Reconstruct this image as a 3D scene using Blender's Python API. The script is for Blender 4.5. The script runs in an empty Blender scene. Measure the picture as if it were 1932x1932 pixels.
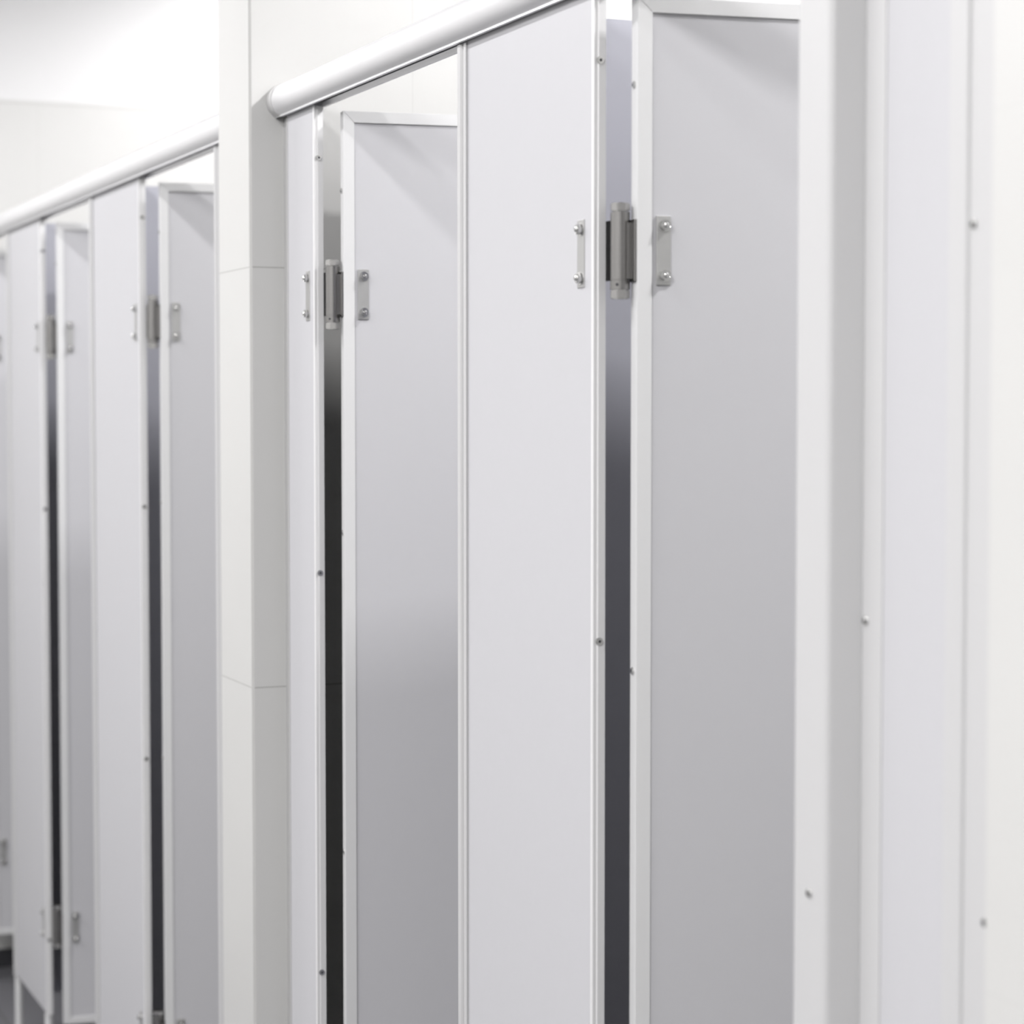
import bpy, bmesh, math
from mathutils import Vector, Matrix

sc = bpy.context.scene
COL = sc.collection
PI = math.pi

# ------------------------------------------------------------------ materials
def new_mat(name):
    m = bpy.data.materials.new(name); m.use_nodes = True
    nt = m.node_tree
    return m, nt, nt.nodes['Principled BSDF']

def plain(name, col, rough=0.5, metal=0.0, noise=0.0, scale=30.0, spec=0.5, bump=0.0, aniso=None):
    m, nt, b = new_mat(name)
    b.inputs['Roughness'].default_value = rough
    b.inputs['Metallic'].default_value = metal
    b.inputs['Specular IOR Level'].default_value = spec
    tc = nt.nodes.new('ShaderNodeTexCoord')
    n = nt.nodes.new('ShaderNodeTexNoise'); n.inputs['Scale'].default_value = scale
    n.inputs['Detail'].default_value = 4
    if aniso:
        mp = nt.nodes.new('ShaderNodeMapping'); mp.inputs['Scale'].default_value = aniso
        nt.links.new(tc.outputs['Object'], mp.inputs['Vector']); nt.links.new(mp.outputs['Vector'], n.inputs['Vector'])
    else:
        nt.links.new(tc.outputs['Object'], n.inputs['Vector'])
    mx = nt.nodes.new('ShaderNodeMix'); mx.data_type = 'RGBA'
    mx.inputs['A'].default_value = tuple(c * (1 - noise) for c in col) + (1,)
    mx.inputs['B'].default_value = tuple(min(1, c * (1 + noise)) for c in col) + (1,)
    nt.links.new(n.outputs['Fac'], mx.inputs['Factor'])
    nt.links.new(mx.outputs['Result'], b.inputs['Base Color'])
    if bump > 0:
        bp = nt.nodes.new('ShaderNodeBump'); bp.inputs['Strength'].default_value = bump
        bp.inputs['Distance'].default_value = 0.001
        nt.links.new(n.outputs['Fac'], bp.inputs['Height']); nt.links.new(bp.outputs['Normal'], b.inputs['Normal'])
    return m

TILE = 0.632
def tiled(name, axis, tile, grout, paint, paint_z=2.412, zoff=0.5075, hoff=0.21, joint=0.0016, rough=0.35):
    """large wall tiles with thin joints, white paint above the tiled height"""
    m, nt, b = new_mat(name)
    b.inputs['Roughness'].default_value = rough
    N = nt.nodes.new; L = nt.links.new
    tc = N('ShaderNodeTexCoord'); sp = N('ShaderNodeSeparateXYZ'); L(tc.outputs['Object'], sp.inputs[0])
    def math_(op, a, bval):
        n = N('ShaderNodeMath'); n.operation = op
        L(a, n.inputs[0])
        if isinstance(bval, (int, float)): n.inputs[1].default_value = bval
        elif bval is not None: L(bval, n.inputs[1])
        return n.outputs[0]
    def lines(src, off):
        v = math_('SUBTRACT', src, off - TILE * 50)
        v = math_('DIVIDE', v, TILE)
        v = math_('FRACT', v, None)
        v = math_('SUBTRACT', v, 0.5)
        v = math_('ABSOLUTE', v, None)
        return math_('GREATER_THAN', v, 0.5 - joint * 0.5 / TILE)
    g = math_('MAXIMUM', lines(sp.outputs['Z'], zoff), math_('MULTIPLY', lines(sp.outputs[axis], hoff), 0.22))
    n = N('ShaderNodeTexNoise'); n.inputs['Scale'].default_value = 7; n.inputs['Detail'].default_value = 6
    L(tc.outputs['Object'], n.inputs['Vector'])
    c = N('ShaderNodeMix'); c.data_type = 'RGBA'
    c.inputs['A'].default_value = tuple(x * 0.975 for x in tile) + (1,)
    c.inputs['B'].default_value = tuple(min(1, x * 1.02) for x in tile) + (1,)
    L(n.outputs['Fac'], c.inputs['Factor'])
    c2 = N('ShaderNodeMix'); c2.data_type = 'RGBA'
    L(g, c2.inputs['Factor']); L(c.outputs['Result'], c2.inputs['A']); c2.inputs['B'].default_value = grout + (1,)
    pz = math_('GREATER_THAN', sp.outputs['Z'], paint_z)
    c3 = N('ShaderNodeMix'); c3.data_type = 'RGBA'
    L(pz, c3.inputs['Factor']); L(c2.outputs['Result'], c3.inputs['A']); c3.inputs['B'].default_value = paint + (1,)
    L(c3.outputs['Result'], b.inputs['Base Color'])
    return m

def floor_mat():
    m, nt, b = new_mat('grey_floor_tile')
    N = nt.nodes.new; L = nt.links.new
    tc = N('ShaderNodeTexCoord')
    br = N('ShaderNodeTexBrick'); br.offset = 0.0
    br.inputs['Scale'].default_value = 1.0
    br.inputs['Brick Width'].default_value = 0.4; br.inputs['Row Height'].default_value = 0.4
    br.inputs['Mortar Size'].default_value = 0.002
    br.inputs['Color1'].default_value = (0.105, 0.105, 0.115, 1); br.inputs['Color2'].default_value = (0.115, 0.115, 0.125, 1)
    br.inputs['Mortar'].default_value = (0.06, 0.06, 0.06, 1)
    L(tc.outputs['Object'], br.inputs['Vector'])
    L(br.outputs['Color'], b.inputs['Base Color'])
    b.inputs['Roughness'].default_value = 0.45
    return m

M_LAM  = plain('pale_grey_laminate', (0.497, 0.497, 0.517), 0.5, noise=0.008, scale=60, spec=0.3)
M_LAMB = plain('lavender_grey_laminate', (0.47, 0.475, 0.53), 0.5, noise=0.008, scale=60, spec=0.3)
M_ALU  = plain('white_anodised_aluminium', (0.65, 0.653, 0.657), 0.42, metal=0.1, noise=0.01, scale=40, aniso=(30, 30, 0.6), spec=0.4)
M_RAIL = plain('satin_aluminium_rail', (0.80, 0.80, 0.815), 0.33, metal=0.55, noise=0.01, scale=20, aniso=(0.5, 30, 30))
M_CAP  = plain('dull_grey_aluminium', (0.56, 0.56, 0.56), 0.5, metal=0.3, noise=0.02)
M_STEEL = plain('brushed_steel', (0.27, 0.265, 0.26), 0.28, metal=1.0, noise=0.06, scale=60, aniso=(1, 1, 20))
M_PLATE = plain('satin_steel_plate', (0.44, 0.44, 0.435), 0.42, metal=0.75, noise=0.03, scale=80)
M_CHROME = plain('polished_chrome', (0.62, 0.62, 0.61), 0.10, metal=1.0, noise=0.02)
M_LEAF_SHADE = plain('shaded_steel', (0.018, 0.018, 0.018), 0.35, metal=1.0, noise=0.05)  # steel coloured near black to paint the shade on the hinge leaf
M_CAPST = plain('bright_steel_cap', (0.42, 0.415, 0.41), 0.16, metal=1.0, noise=0.03)
M_DARK = plain('painted_shade', (0.03, 0.03, 0.035), 0.6, noise=0.05)  # near black, paints shade in recesses and at the wall foot
M_TILEX = tiled('white_wall_tile_facing_the_row', 'Y', (0.60, 0.60, 0.59), (0.36, 0.36, 0.35), (0.71, 0.71, 0.715))  # same tile, lightened to stand in for light on these faces
M_TILEY = tiled('white_wall_tile_facing_the_aisle', 'X', (0.56, 0.56, 0.55), (0.36, 0.36, 0.35), (0.71, 0.71, 0.715), hoff=0.10)
M_TILEN = tiled('plain_white_wall_tile', 'X', (0.56, 0.56, 0.55), (0.54, 0.54, 0.53), (0.71, 0.71, 0.715))
M_GROUT = plain('grey_corner_grout', (0.46, 0.46, 0.45), 0.7, noise=0.05)
M_CEIL = plain('white_ceiling_paint', (0.70, 0.70, 0.70), 0.8, noise=0.01)
M_HOUSING = plain('white_lamp_housing', (0.85, 0.85, 0.85), 0.5, noise=0.01)
M_FLOOR = floor_mat()
M_NOSE = plain('bright_anodised_edge', (0.72, 0.72, 0.725), 0.4, metal=0.1, noise=0.01)
M_POST = plain('pale_grey_painted_metal', (0.51, 0.51, 0.515), 0.42, noise=0.01, spec=0.5)

# ------------------------------------------------------------------ mesh helpers
def finish(name, bm, mats, parent=None, loc=(0, 0, 0), rot=(0, 0, 0)):
    bmesh.ops.recalc_face_normals(bm, faces=bm.faces[:])
    me = bpy.data.meshes.new(name); bm.to_mesh(me); bm.free()
    for m in (mats if isinstance(mats, (list, tuple)) else [mats]):
        me.materials.append(m)
    o = bpy.data.objects.new(name, me); COL.objects.link(o)
    o.location = loc; o.rotation_euler = rot
    if parent is not None: o.parent = parent
    return o

def add_box(bm, x0, x1, y0, y1, z0, z1, bev=0.0, mi=0):
    vs = [bm.verts.new((x, y, z)) for x in (x0, x1) for y in (y0, y1) for z in (z0, z1)]
    idx = [(0, 1, 3, 2), (4, 6, 7, 5), (0, 4, 5, 1), (2, 3, 7, 6), (0, 2, 6, 4), (1, 5, 7, 3)]
    fs = [bm.faces.new([vs[i] for i in f]) for f in idx]
    for f in fs: f.material_index = mi
    if bev > 0:
        es = list({e for f in fs for e in f.edges})
        bmesh.ops.bevel(bm, geom=es, offset=bev, segments=2, affect='EDGES', profile=0.5)
    return fs

def add_prism(bm, pts, a0, a1, axis='Z', smooth_from=None, mi=0):
    """extrude a closed polygon; axis Z: pts are (x,y); axis X: pts are (y,z); axis Y: pts are (x,z)"""
    def P(p, a):
        if axis == 'Z': return (p[0], p[1], a)
        if axis == 'X': return (a, p[0], p[1])
        return (p[0], a, p[1])
    v0 = [bm.verts.new(P(p, a0)) for p in pts]; v1 = [bm.verts.new(P(p, a1)) for p in pts]
    n = len(pts)
    fs = []
    for i in range(n):
        f = bm.faces.new((v0[i], v0[(i + 1) % n], v1[(i + 1) % n], v1[i]))
        f.material_index = mi
        fs.append(f)
    c0 = bm.faces.new(v0[::-1]); c1 = bm.faces.new(v1)
    c0.material_index = c1.material_index = mi
    if smooth_from:
        bm.normal_update()
        for f in fs: f.smooth = True
        for f in (c0, c1):
            for e in f.edges: e.smooth = False
        for i in range(n):
            e = bm.edges.get((v0[i], v1[i]))
            if e and len(e.link_faces) == 2 and e.calc_face_angle(0) > smooth_from: e.smooth = False
    return fs

def ring(cx, cy, r, n, ph=0.0):
    return [(cx + r * math.cos(ph + 2 * PI * i / n), cy + r * math.sin(ph + 2 * PI * i / n)) for i in range(n)]

def add_cyl(bm, cx, cy, z0, z1, r, n=28, axis='Z', ph=0.0, smooth=True, mi=0):
    add_prism(bm, ring(cx, cy, r, n, ph), z0, z1, axis, smooth_from=0.6 if smooth else None, mi=mi)

# ------------------------------------------------------------------ object bookkeeping
def thing(name, label, cat, loc=(0, 0, 0), rotz=0.0, group=None):
    o = bpy.data.objects.new(name, None); COL.objects.link(o)
    o.empty_display_size = 0.1
    o.location = loc; o.rotation_euler = (0, 0, rotz)
    o['label'] = label; o['category'] = cat; o['kind'] = 'thing'
    if group: o['group'] = group
    return o

def struct(name, bm, mats, label=None):
    o = finish(name, bm, mats); o['kind'] = 'structure'
    if label: o['label'] = label
    return o

# ------------------------------------------------------------------ dimensions (metres)
# x runs along the row of cubicles, y into the cubicles, z up. The fronts stand on y = 0.
X_END, X_NEAR = -6.24, 1.6
Y_AISLE, Y_BACK = -3.20, 1.90
CEIL = 3.00
PIER = (-3.407, -3.231)          # tiled dividing wall between the two blocks of cubicles
NEARP = (-1.338, -1.12)          # tiled wall end nearest the camera
PIER_Y = -0.049
PAN_T = 0.013                    # panel thickness
PB, PT = 0.153, 2.004            # bottom and top of the fixed panels
DB, DT = 0.140, 1.982            # bottom and top of the doors

# ------------------------------------------------------------------ setting
bm = bmesh.new(); add_box(bm, X_END - .1, X_NEAR + .1, Y_AISLE - .1, Y_BACK + .1, -0.1, 0); struct('floor', bm, M_FLOOR, 'grey tiled washroom floor')
bm = bmesh.new(); add_box(bm, X_END - .1, X_NEAR + .1, Y_AISLE - .1, Y_BACK + .1, CEIL, CEIL + .1); struct('ceiling', bm, M_CEIL, 'white painted ceiling')
bm = bmesh.new(); add_box(bm, X_END - .1, X_END, Y_AISLE - .1, Y_BACK + .1, 0, CEIL); struct('wall_left', bm, M_TILEX, 'far end wall, white tile with brighter paint above')
bm = bmesh.new(); add_box(bm, X_NEAR, X_NEAR + .1, Y_AISLE - .1, Y_BACK + .1, 0, CEIL); struct('wall_right', bm, M_TILEX)
bm = bmesh.new(); add_box(bm, X_END, X_NEAR, Y_BACK, Y_BACK + .1, 0, CEIL); struct('wall_back', bm, M_TILEY)
bm = bmesh.new(); add_box(bm, X_END, X_NEAR, Y_AISLE - .1, Y_AISLE, 0, CEIL); struct('wall_front', bm, M_TILEY)

def tiled_divider(name, x0, x1, label, front=None):
    """full-height tiled wall standing between cubicles, its end standing proud of the cubicle fronts"""
    bm = bmesh.new()
    c = 0.0035
    prof = [(x0 + c, PIER_Y), (x1 - c, PIER_Y), (x1, PIER_Y + c), (x1, Y_BACK), (x0, Y_BACK), (x0, PIER_Y + c)]
    fs = add_prism(bm, prof, 0, CEIL)
    fs[0].material_index = 1
    fs[1].material_index = 2; fs[5].material_index = 2
    return struct(name, bm, [M_TILEX, front or M_TILEY, M_GROUT], label)
tiled_divider('wall_middle', *PIER, 'tiled dividing wall whose end stands proud between the two blocks of cubicles')
tiled_divider('wall_near', *NEARP, 'blurred white tiled wall end at the right edge', M_TILEN)

bm = bmesh.new(); add_box(bm, X_END, X_END + 0.012, PAN_T + 0.01, Y_BACK, 0, 0.05); struct('shadow_strip_left', bm, M_DARK, 'dark painted shadow strip at the foot of the end wall')  # dark strip stands in for the shadow gap above the floor

# ------------------------------------------------------------------ head rails
RC = (0.003, 2.0185); RR = 0.0250; RT = 0.0032
def rail_profile(RR=RR, RT=RT):
    a0, a1 = math.radians(242), math.radians(-62)        # slot open at the bottom, walked over the front (y negative) side
    n = 40
    out = []; inn = []
    for i in range(n + 1):
        a = a0 + (a1 - a0) * i / n
        out.append((RC[0] + RR * math.cos(a), RC[1] + RR * math.sin(a)))
        inn.append((RC[0] + (RR - RT) * math.cos(a), RC[1] + (RR - RT) * math.sin(a)))
    # short straight lips down both sides of the slot
    lip_f = [(-0.0045, 1.9935), (-0.0090, 1.9935)]
    lip_b = [(0.0205, 1.9935), (0.0165, 1.9935)]
    return lip_f + out + lip_b + inn[::-1]

def head_rail(x0, x1, label):
    t = thing('head_rail', label, 'rail', ((x0 + x1) / 2, 0, 0), 0, 'rounded aluminium head rails')
    h = (x1 - x0) / 2
    bm = bmesh.new(); add_prism(bm, rail_profile(), -h + 0.004, h - 0.004, 'X', smooth_from=0.5)
    finish('rail', bm, M_RAIL, t)
    for s in (-1, 1):
        bm = bmesh.new()
        add_prism(bm, rail_profile(RR + 0.0012, RT + 0.0024), min(s * h, s * (h - 0.023)), max(s * h, s * (h - 0.023)), 'X', smooth_from=0.5)
        o = finish('end_cap', bm, M_CAP, t); o['label'] = 'dull grey end cap'
    return t
head_rail(X_END, PIER[0], 'white rounded head rail over the farther cubicles, left of the tiled wall end')
head_rail(PIER[1], NEARP[0], 'white rounded head rail over the nearer cubicles, right of the tiled wall end')

# ------------------------------------------------------------------ small fittings
def screw(parent, loc, axis, r=0.0042):
    """domed screw head with a dark disc for the recess shade; axis: '+X', '-Y'"""
    bm = bmesh.new()
    add_cyl(bm, 0, 0, 0, 0.0012, r, 18)
    add_cyl(bm, 0, 0, 0.0012, 0.0022, r * 0.78, 18)
    add_cyl(bm, 0, 0, 0.0022, 0.00235, r * 0.42, 6, smooth=False, mi=1)  # dark disc painted for the shade inside the drive recess
    rot = {'+X': (0, PI / 2, 0), '-X': (0, -PI / 2, 0), '-Y': (PI / 2, 0, 0)}[axis]
    return finish('screw', bm, [M_CHROME, M_DARK], parent, loc, rot)

def hex_bolt(parent, loc):
    """washer, hexagon nut and rounded bolt end, pointing to -y"""
    bm = bmesh.new()
    add_cyl(bm, 0, 0, 0.0008, 0.0056, 0.0058, 6, smooth=False, ph=0.3)
    bmesh.ops.bevel(bm, geom=bm.edges[:], offset=0.0007, segments=2, affect='EDGES')
    add_cyl(bm, 0, 0, 0, 0.0009, 0.0066, 24)
    # countersunk ring around the rounded bolt end
    for r0, z0, r1, z1 in ((0.0044, 0.0057, 0.0032, 0.0050), (0.0030, 0.0050, 0.0028, 0.0066), (0.0028, 0.0066, 0.0018, 0.0076), (0.0018, 0.0076, 0.0003, 0.0079)):
        n = 20
        A = [bm.verts.new((r0 * math.cos(2 * PI * i / n), r0 * math.sin(2 * PI * i / n), z0)) for i in range(n)]
        B = [bm.verts.new((r1 * math.cos(2 * PI * i / n), r1 * math.sin(2 * PI * i / n), z1)) for i in range(n)]
        for i in range(n):
            f = bm.faces.new((A[i], A[(i + 1) % n], B[(i + 1) % n], B[i])); f.smooth = True
    return finish('bolt', bm, M_CHROME, parent, loc, (PI / 2, 0, 0))

def hinge_plate(parent, x0, x1, yf, zc):
    """steel backing plate on a front face with two bolts"""
    bm = bmesh.new(); add_box(bm, x0, x1, yf - 0.0022, yf + 0.0002, zc - 0.0357, zc + 0.0357, bev=0.0005)
    p = finish('hinge_plate', bm, M_PLATE, parent)
    p['label'] = 'steel hinge plate with two bolts'
    for s in (1, -1):
        hex_bolt(p, ((x0 + x1) / 2 + 0.001, yf - 0.0022, zc + s * 0.0257))
    return p

HINGE_Z = (1.723, 0.365)
PIV = (0.021, 0.020)             # hinge axis measured from the panel's free edge

def support_leg(parent, x):
    bm = bmesh.new()
    add_cyl(bm, x, PAN_T / 2, 0.006, PB + 0.002, 0.0098, 24)
    add_cyl(bm, x, PAN_T / 2, 0.0, 0.006, 0.024, 28)
    return finish('leg', bm, M_ALU, parent)

def fixed_panel(label, x0, x1, hinged=True, left='jamb', lip=0.0045, screws=(1.921, 1.316, 0.715), legs=True, group='fixed front panels of the cubicles'):
    """a fixed front panel from x0 to x1; its right edge may carry a door's hinges"""
    t = thing('front_panel', label, 'panel', (x1, 0, 0), 0, group)
    w = x1 - x0
    lw = {'jamb': 0.025, 'channel': 0.033}[left]
    bm = bmesh.new(); add_box(bm, -w + lw - 0.004, -0.0015, 0.0, PAN_T - 0.0012, PB + 0.004, PT)
    finish('laminate_sheet', bm, M_LAM, t)
    zt = 1.9925
    # left edge: strike profile with a groove, or a channel screwed to the wall
    bm = bmesh.new()
    if left == 'jamb':
        prof = [(-w, -0.0035), (-w + 0.0015, -0.0045), (-w + 0.0105, -0.0045), (-w + 0.012, -0.0030), (-w + 0.0128, -0.0015),
                (-w + 0.0185, -0.0015), (-w + 0.0190, -0.0030), (-w + 0.0240, -0.0030), (-w + 0.0245, -0.0024), (-w + 0.0245, PAN_T), (-w, PAN_T)]
    else:
        prof = [(-w, 0.004), (-w + 0.030, 0.004), (-w + 0.031, -0.0012), (-w + 0.034, -0.0012), (-w + 0.034, PAN_T), (-w, PAN_T)]
    add_prism(bm, prof, PB, zt)
    finish('edge_profile', bm, M_POST if left == 'jamb' else M_CAP, t)
    # right edge: capping profile with a nose
    bm = bmesh.new()
    prof = [(-lip, -0.0009), (-0.0008, -0.0009), (0, 0.0), (0, 0.0036), (0.0018, 0.0044), (0.0018, PAN_T - 0.0004), (-lip, PAN_T)]
    add_prism(bm, prof, PB, zt)
    e = finish('edge_profile', bm, M_NOSE, t)
    for z in screws:
        screw(e, (0.0018, 0.0056, z), '+X')
    if legs:
        support_leg(t, -w + 0.011); support_leg(t, -0.012)
    if hinged:
        for z in HINGE_Z:
            hinge_plate(t, -0.041, -0.023, 0.0012, z)
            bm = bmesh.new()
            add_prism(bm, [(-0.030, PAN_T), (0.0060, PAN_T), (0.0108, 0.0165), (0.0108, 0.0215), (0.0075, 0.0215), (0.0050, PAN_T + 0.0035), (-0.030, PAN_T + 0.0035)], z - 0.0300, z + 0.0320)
            o = finish('hinge_leaf', bm, M_LEAF_SHADE, t); o['label'] = 'hinge leaf with its shade painted dark'
    return t

# ------------------------------------------------------------------ doors
def cubicle_door(label, xe, length, theta, screws, group='open cubicle doors'):
    """an inward-opening door; its origin is the hinge axis, local x runs along the closed door"""
    t = thing('cubicle_door', label, 'door', (xe + PIV[0], PIV[1], DB), math.radians(theta), group)
    H = DT - DB
    a0, a1 = 0.012, 0.012 + length
    F, B = -0.020, 0.0
    s = 0.0162
    bm = bmesh.new(); add_box(bm, a0 + s - 0.002, a1 - s + 0.002, F + 0.0022, B - 0.0022, s - 0.002, H - s + 0.002)
    finish('laminate_sheet', bm, M_LAM, t)
    def frame(name, quad):
        bm = bmesh.new(); add_prism(bm, quad, F, B, 'Y')
        bmesh.ops.bevel(bm, geom=bm.edges[:], offset=0.00035, segments=1, affect='EDGES')
        return finish(name, bm, M_ALU, t)
    g = 0.0002
    st = frame('hinge_stile', [(a0, 0), (a0 + s, s), (a0 + s, H - s), (a0, H)])
    frame('latch_stile', [(a1, 0), (a1, H), (a1 - s, H - s), (a1 - s, s)])
    frame('frame_rail', [(a0 + g, H), (a0 + s + g, H - s), (a1 - s - g, H - s), (a1 - g, H)])
    frame('frame_rail', [(a0 + g, 0), (a1 - g, 0), (a1 - s - g, s), (a0 + s + g, s)])
    for z in screws:
        screw(st, (a0, -0.010, z - DB), '-X', 0.0040)
    for zc in HINGE_Z:
        z = zc - DB
        bm = bmesh.new(); add_cyl(bm, 0, 0, z - 0.0298, z + 0.0400, 0.0100, 36)
        h = finish('hinge', bm, M_STEEL, t); h['label'] = 'steel barrel hinge'
        bm = bmesh.new(); add_cyl(bm, 0, 0, z - 0.0398, z - 0.0306, 0.0104, 36)
        add_cyl(bm, 0, 0, z - 0.0306, z - 0.0298, 0.0088, 24)
        finish('collar', bm, M_STEEL, h)
        bm = bmesh.new(); rr = math.radians(-42 - theta)
        add_cyl(bm, 0, 0, 0, 0.0011, 0.0016, 14)  # solid dark disc, paints the shade of a hole in the collar
        finish('pin_hole_shade', bm, M_DARK, h, (0.0098 * math.cos(rr), 0.0098 * math.sin(rr), z - 0.0350), (0, PI / 2, rr))
        for z0, z1 in ((z + 0.0412, z + 0.0490), (z - 0.0492, z - 0.0404)):
            bm = bmesh.new(); add_cyl(bm, 0, 0, z0, z1, 0.0107, 8, smooth=False, ph=0.2)
            bmesh.ops.bevel(bm, geom=bm.edges[:], offset=0.0007, segments=2, affect='EDGES')
            add_cyl(bm, 0, 0, min(z0, z1) - 0.0006, max(z0, z1) + 0.0006, 0.0080, 24)
            finish('cap', bm, M_CAPST, h)
        bm = bmesh.new()
        add_box(bm, 0.0094, 0.0122, -0.0190, -0.0010, z - 0.0320, z + 0.0320, bev=0.0006)
        add_box(bm, 0.0040, 0.0100, -0.0100, -0.0060, z - 0.0290, z + 0.0290)
        finish('hinge_leaf', bm, M_STEEL, h)
        hinge_plate(t, a0 + 0.0210, a0 + 0.0365, F + 0.0022, z)
    return t

# ------------------------------------------------------------------ the row
E1, E2, E3, E4, E5 = -2.114, -3.068, -4.150, -5.126, -6.075     # hinged edges, nearest to farthest
fixed_panel('wide pale fixed panel in the middle, right of the second open door', -2.495, E1, screws=(1.921, 1.316, 0.715))
fixed_panel('narrow fixed panel just right of the tiled wall end', PIER[1], E2, left='channel', screws=(1.919, 1.323, 0.740))
fixed_panel('wide pale fixed panel left of the tiled wall end, nearer of two', -4.577, E3, screws=(1.920, 1.375, 0.895))
fixed_panel('wide pale fixed panel at the far left standing on thin legs', -5.536, E4, screws=(1.920, 1.33, 0.33))
fixed_panel('narrow fixed panel tucked behind the left side of the tiled wall end', -3.600, PIER[0] - 0.002, hinged=False, screws=())
fixed_panel('narrow fixed panel at the far end wall beyond the last door', X_END, E5, left='channel', screws=())

D_SCREW = (1.893, 1.287, 0.680)
cubicle_door('nearest open cubicle door, grey face partly behind blurred foreground post', E1, 0.525, 82.3, D_SCREW)
cubicle_door('open cubicle door right of the tiled wall end, diagonal rail shadow on its top', E2, 0.520, 82.6, (1.870, 1.382, 0.921))
cubicle_door('open cubicle door just left of the tiled wall end', E3, 0.515, 82.0, (1.890, 1.383, 0.900))
cubicle_door('open cubicle door between the two wide panels at left', E4, 0.505, 82.0, (1.890, 1.383, 0.900))
cubicle_door('farthest open door, a sliver at the left edge', E5, 0.500, 82.0, (1.890, 1.383))

def side_partition(xc, label):
    t = thing('side_partition', label, 'partition', (xc, 0.9, 0), 0, 'side partitions between the cubicles')
    h = 0.006; y0, y1 = PAN_T - 0.9, Y_BACK - 0.9
    bm = bmesh.new(); add_box(bm, -h, h, y0 + 0.001, y1 - 0.001, PB, 2.000)
    finish('laminate_sheet', bm, M_LAMB, t)
    bm = bmesh.new(); add_box(bm, -h - 0.002, h + 0.002, y1 - 0.022, y1, PB, 2.000)
    finish('wall_channel', bm, M_ALU, t)
    bm = bmesh.new()
    for y in (y0 + 0.4, y1 - 0.35):
        pass
    add_cyl(bm, 0, y1 - 0.45, 0.006, PB + 0.002, 0.0098, 20); add_cyl(bm, 0, y1 - 0.45, 0, 0.006, 0.024, 24)
    finish('leg', bm, M_ALU, t)
side_partition(-2.305, 'lavender grey side partition seen through the gap beside the nearest door')
side_partition(-4.372, 'lavender grey side partition seen through the dark gap left of the tiled wall end')
side_partition(-5.330, 'lavender grey side partition in the leftmost dark gap')

# blurred foreground: jamb post, narrow panel and wall channel next to the near wall end
t = thing('jamb_post', 'blurred white aluminium post at right, just in front of the nearest door', 'post', (-1.615, 0, 0))
bm = bmesh.new()
def arc(cx, cy, r, a0, a1, n=8):
    return [(cx + r * math.cos(math.radians(a0 + (a1 - a0) * k / n)), cy + r * math.sin(math.radians(a0 + (a1 - a0) * k / n))) for k in range(n + 1)]
# flat front, square shoulder at the left, rounded shoulder and splayed flank at the right
post = [(0.0330, -0.0015), (-0.0315, -0.0015)] + arc(-0.0285, -0.025, 0.003, 180, 270) + arc(0.0160, -0.020, 0.008, 270, 336)
add_prism(bm, post, 0.012, 1.990, smooth_from=0.6)
p = finish('post_profile', bm, M_POST, t)
for x, z in ((-0.004, 1.152), (-0.004, 0.60)): screw(p, (x, -0.028, z), '-Y', 0.0036)
bm = bmesh.new(); add_box(bm, -0.036, 0.036, -0.034, -0.0015, 0, 0.012, bev=0.003); finish('base_plate', bm, M_CAP, t)

t = thing('front_panel', 'blurred narrow white panel at right beside the near wall end', 'panel', (-1.450, 0, 0), 0, 'fixed front panels of the cubicles')
bm = bmesh.new(); add_box(bm, -0.104, -0.009, 0.0, 0.012, PB, PT); finish('laminate_sheet', bm, M_LAM, t)
bm = bmesh.new(); add_prism(bm, [(-0.150, -0.0012), (-0.103, -0.0012), (-0.102, -0.0006), (-0.102, PAN_T), (-0.112, PAN_T), (-0.112, 0.003), (-0.150, 0.003)], PB, 1.9925)
e = finish('edge_profile', bm, M_POST, t); screw(e, (-0.126, -0.0012, 1.385), '-Y', 0.0036)
bm = bmesh.new(); add_prism(bm, [(-0.011, -0.0012), (0.013, -0.0012), (0.0145, 0.001), (0.111, 0.001), (0.111, PAN_T), (-0.011, PAN_T)], PB, 1.9925)
e = finish('wall_channel', bm, M_POST, t); screw(e, (0.020, 0.001, 1.700), '-Y', 0.0036); screw(e, (0.044, 0.001, 1.170), '-Y', 0.0036)
support_leg(t, -0.09); support_leg(t, 0.07)

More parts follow.
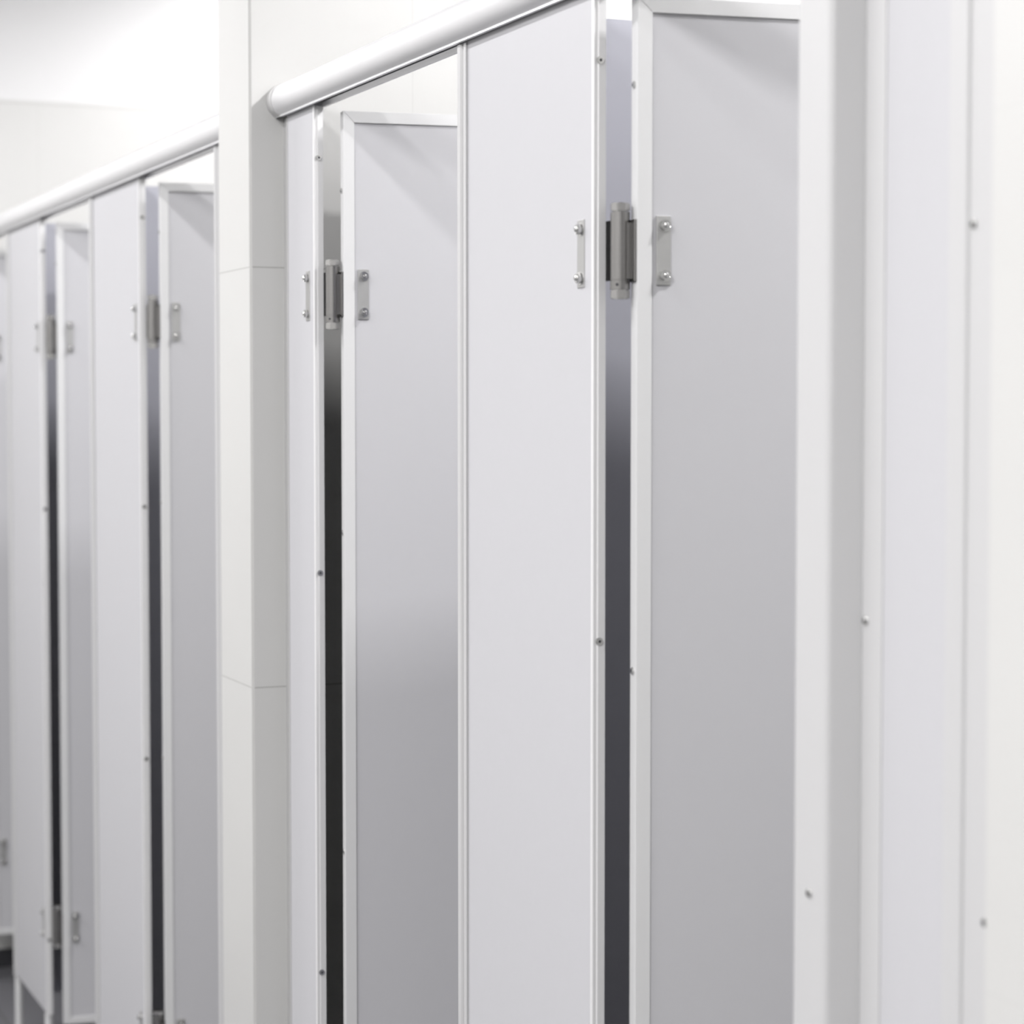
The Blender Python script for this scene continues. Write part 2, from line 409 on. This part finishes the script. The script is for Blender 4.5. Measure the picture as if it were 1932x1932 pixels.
# ------------------------------------------------------------------ ceiling lamps and added fill lamps (above the frame)
def ceiling_or_fill_lamp(x, y, lx, ly, power, label, group):
    t = thing('ceiling_or_fill_lamp', label, 'lamp', (x, y, CEIL - 0.05), 0, group)
    bm = bmesh.new()
    add_box(bm, -lx / 2 - .015, lx / 2 + .015, -ly / 2 - .015, ly / 2 + .015, 0.0, 0.05, bev=0.004)
    finish('housing', bm, M_HOUSING, t)
    l = bpy.data.lights.new('lamp_light', 'AREA'); l.shape = 'RECTANGLE'; l.size = lx; l.size_y = ly
    l.energy = power; l.color = LAMP_COL
    o = bpy.data.objects.new('lamp_light', l); COL.objects.link(o); o.parent = t; o.location = (0, 0, -0.004)
LAMP_COL = (1.0, 0.985, 0.985)
P_AISLE, P_CUB = 18.5, 34.0
for x, k in ((-5.3, 1.45), (-3.75, 1.12), (-2.1, 1.02)):
    ceiling_or_fill_lamp(x, -1.0, 0.9, 0.13, P_AISLE * k, 'white linear ceiling lamp above the aisle in front of the cubicles', 'aisle ceiling lamps')
for x, y, p in ((-4.6, -2.4, 62.0), (-2.2, -2.4, 40.0), (-0.2, -1.9, 110.0)):  # unseen fill lamps added to even out light on fronts and doors
    ceiling_or_fill_lamp(x, y, 1.2, 0.6, p, 'large added fill lamp on the ceiling, out of view', 'added fill lamps')
for x, k in ((-1.45, 1.15), (-2.42, 0.84), (-3.50, 0.95), (-4.50, 0.9), (-5.55, 0.5)):
    ceiling_or_fill_lamp(x, 1.0, 0.16, 0.13, P_CUB * k, 'white ceiling lamp over a cubicle behind the head rail', 'cubicle ceiling lamps')

# ------------------------------------------------------------------ world, camera, view
w = bpy.data.worlds.new('World'); sc.world = w; w.use_nodes = True
w.node_tree.nodes['Background'].inputs[0].default_value = (0.05, 0.05, 0.05, 1)

FPX = 4200.0
cam = bpy.data.cameras.new('camera'); co = bpy.data.objects.new('camera', cam); COL.objects.link(co)
cam.sensor_width = 36.0; cam.lens = FPX / 1932 * 36.0
cam.clip_start = 0.02
co.location = (0, -0.978, 1.56)
yaw = math.atan2(1759, FPX); pitch = math.atan2(195, FPX)
fwd = Vector((-math.cos(yaw) * math.cos(pitch), math.sin(yaw) * math.cos(pitch), -math.sin(pitch)))
co.rotation_euler = fwd.to_track_quat('-Z', 'Y').to_euler()
cam.dof.use_dof = True; cam.dof.focus_distance = 2.74; cam.dof.aperture_fstop = 5.4
sc.camera = co

sc.view_settings.view_transform = 'Standard'
sc.view_settings.look = 'None'
sc.view_settings.gamma = 1.0
sc.view_settings.use_curve_mapping = False
sc.view_settings.exposure = 0.0
sc.cycles.use_denoising = True
sc.cycles.max_bounces = 12; sc.cycles.diffuse_bounces = 1; sc.cycles.glossy_bounces = 5
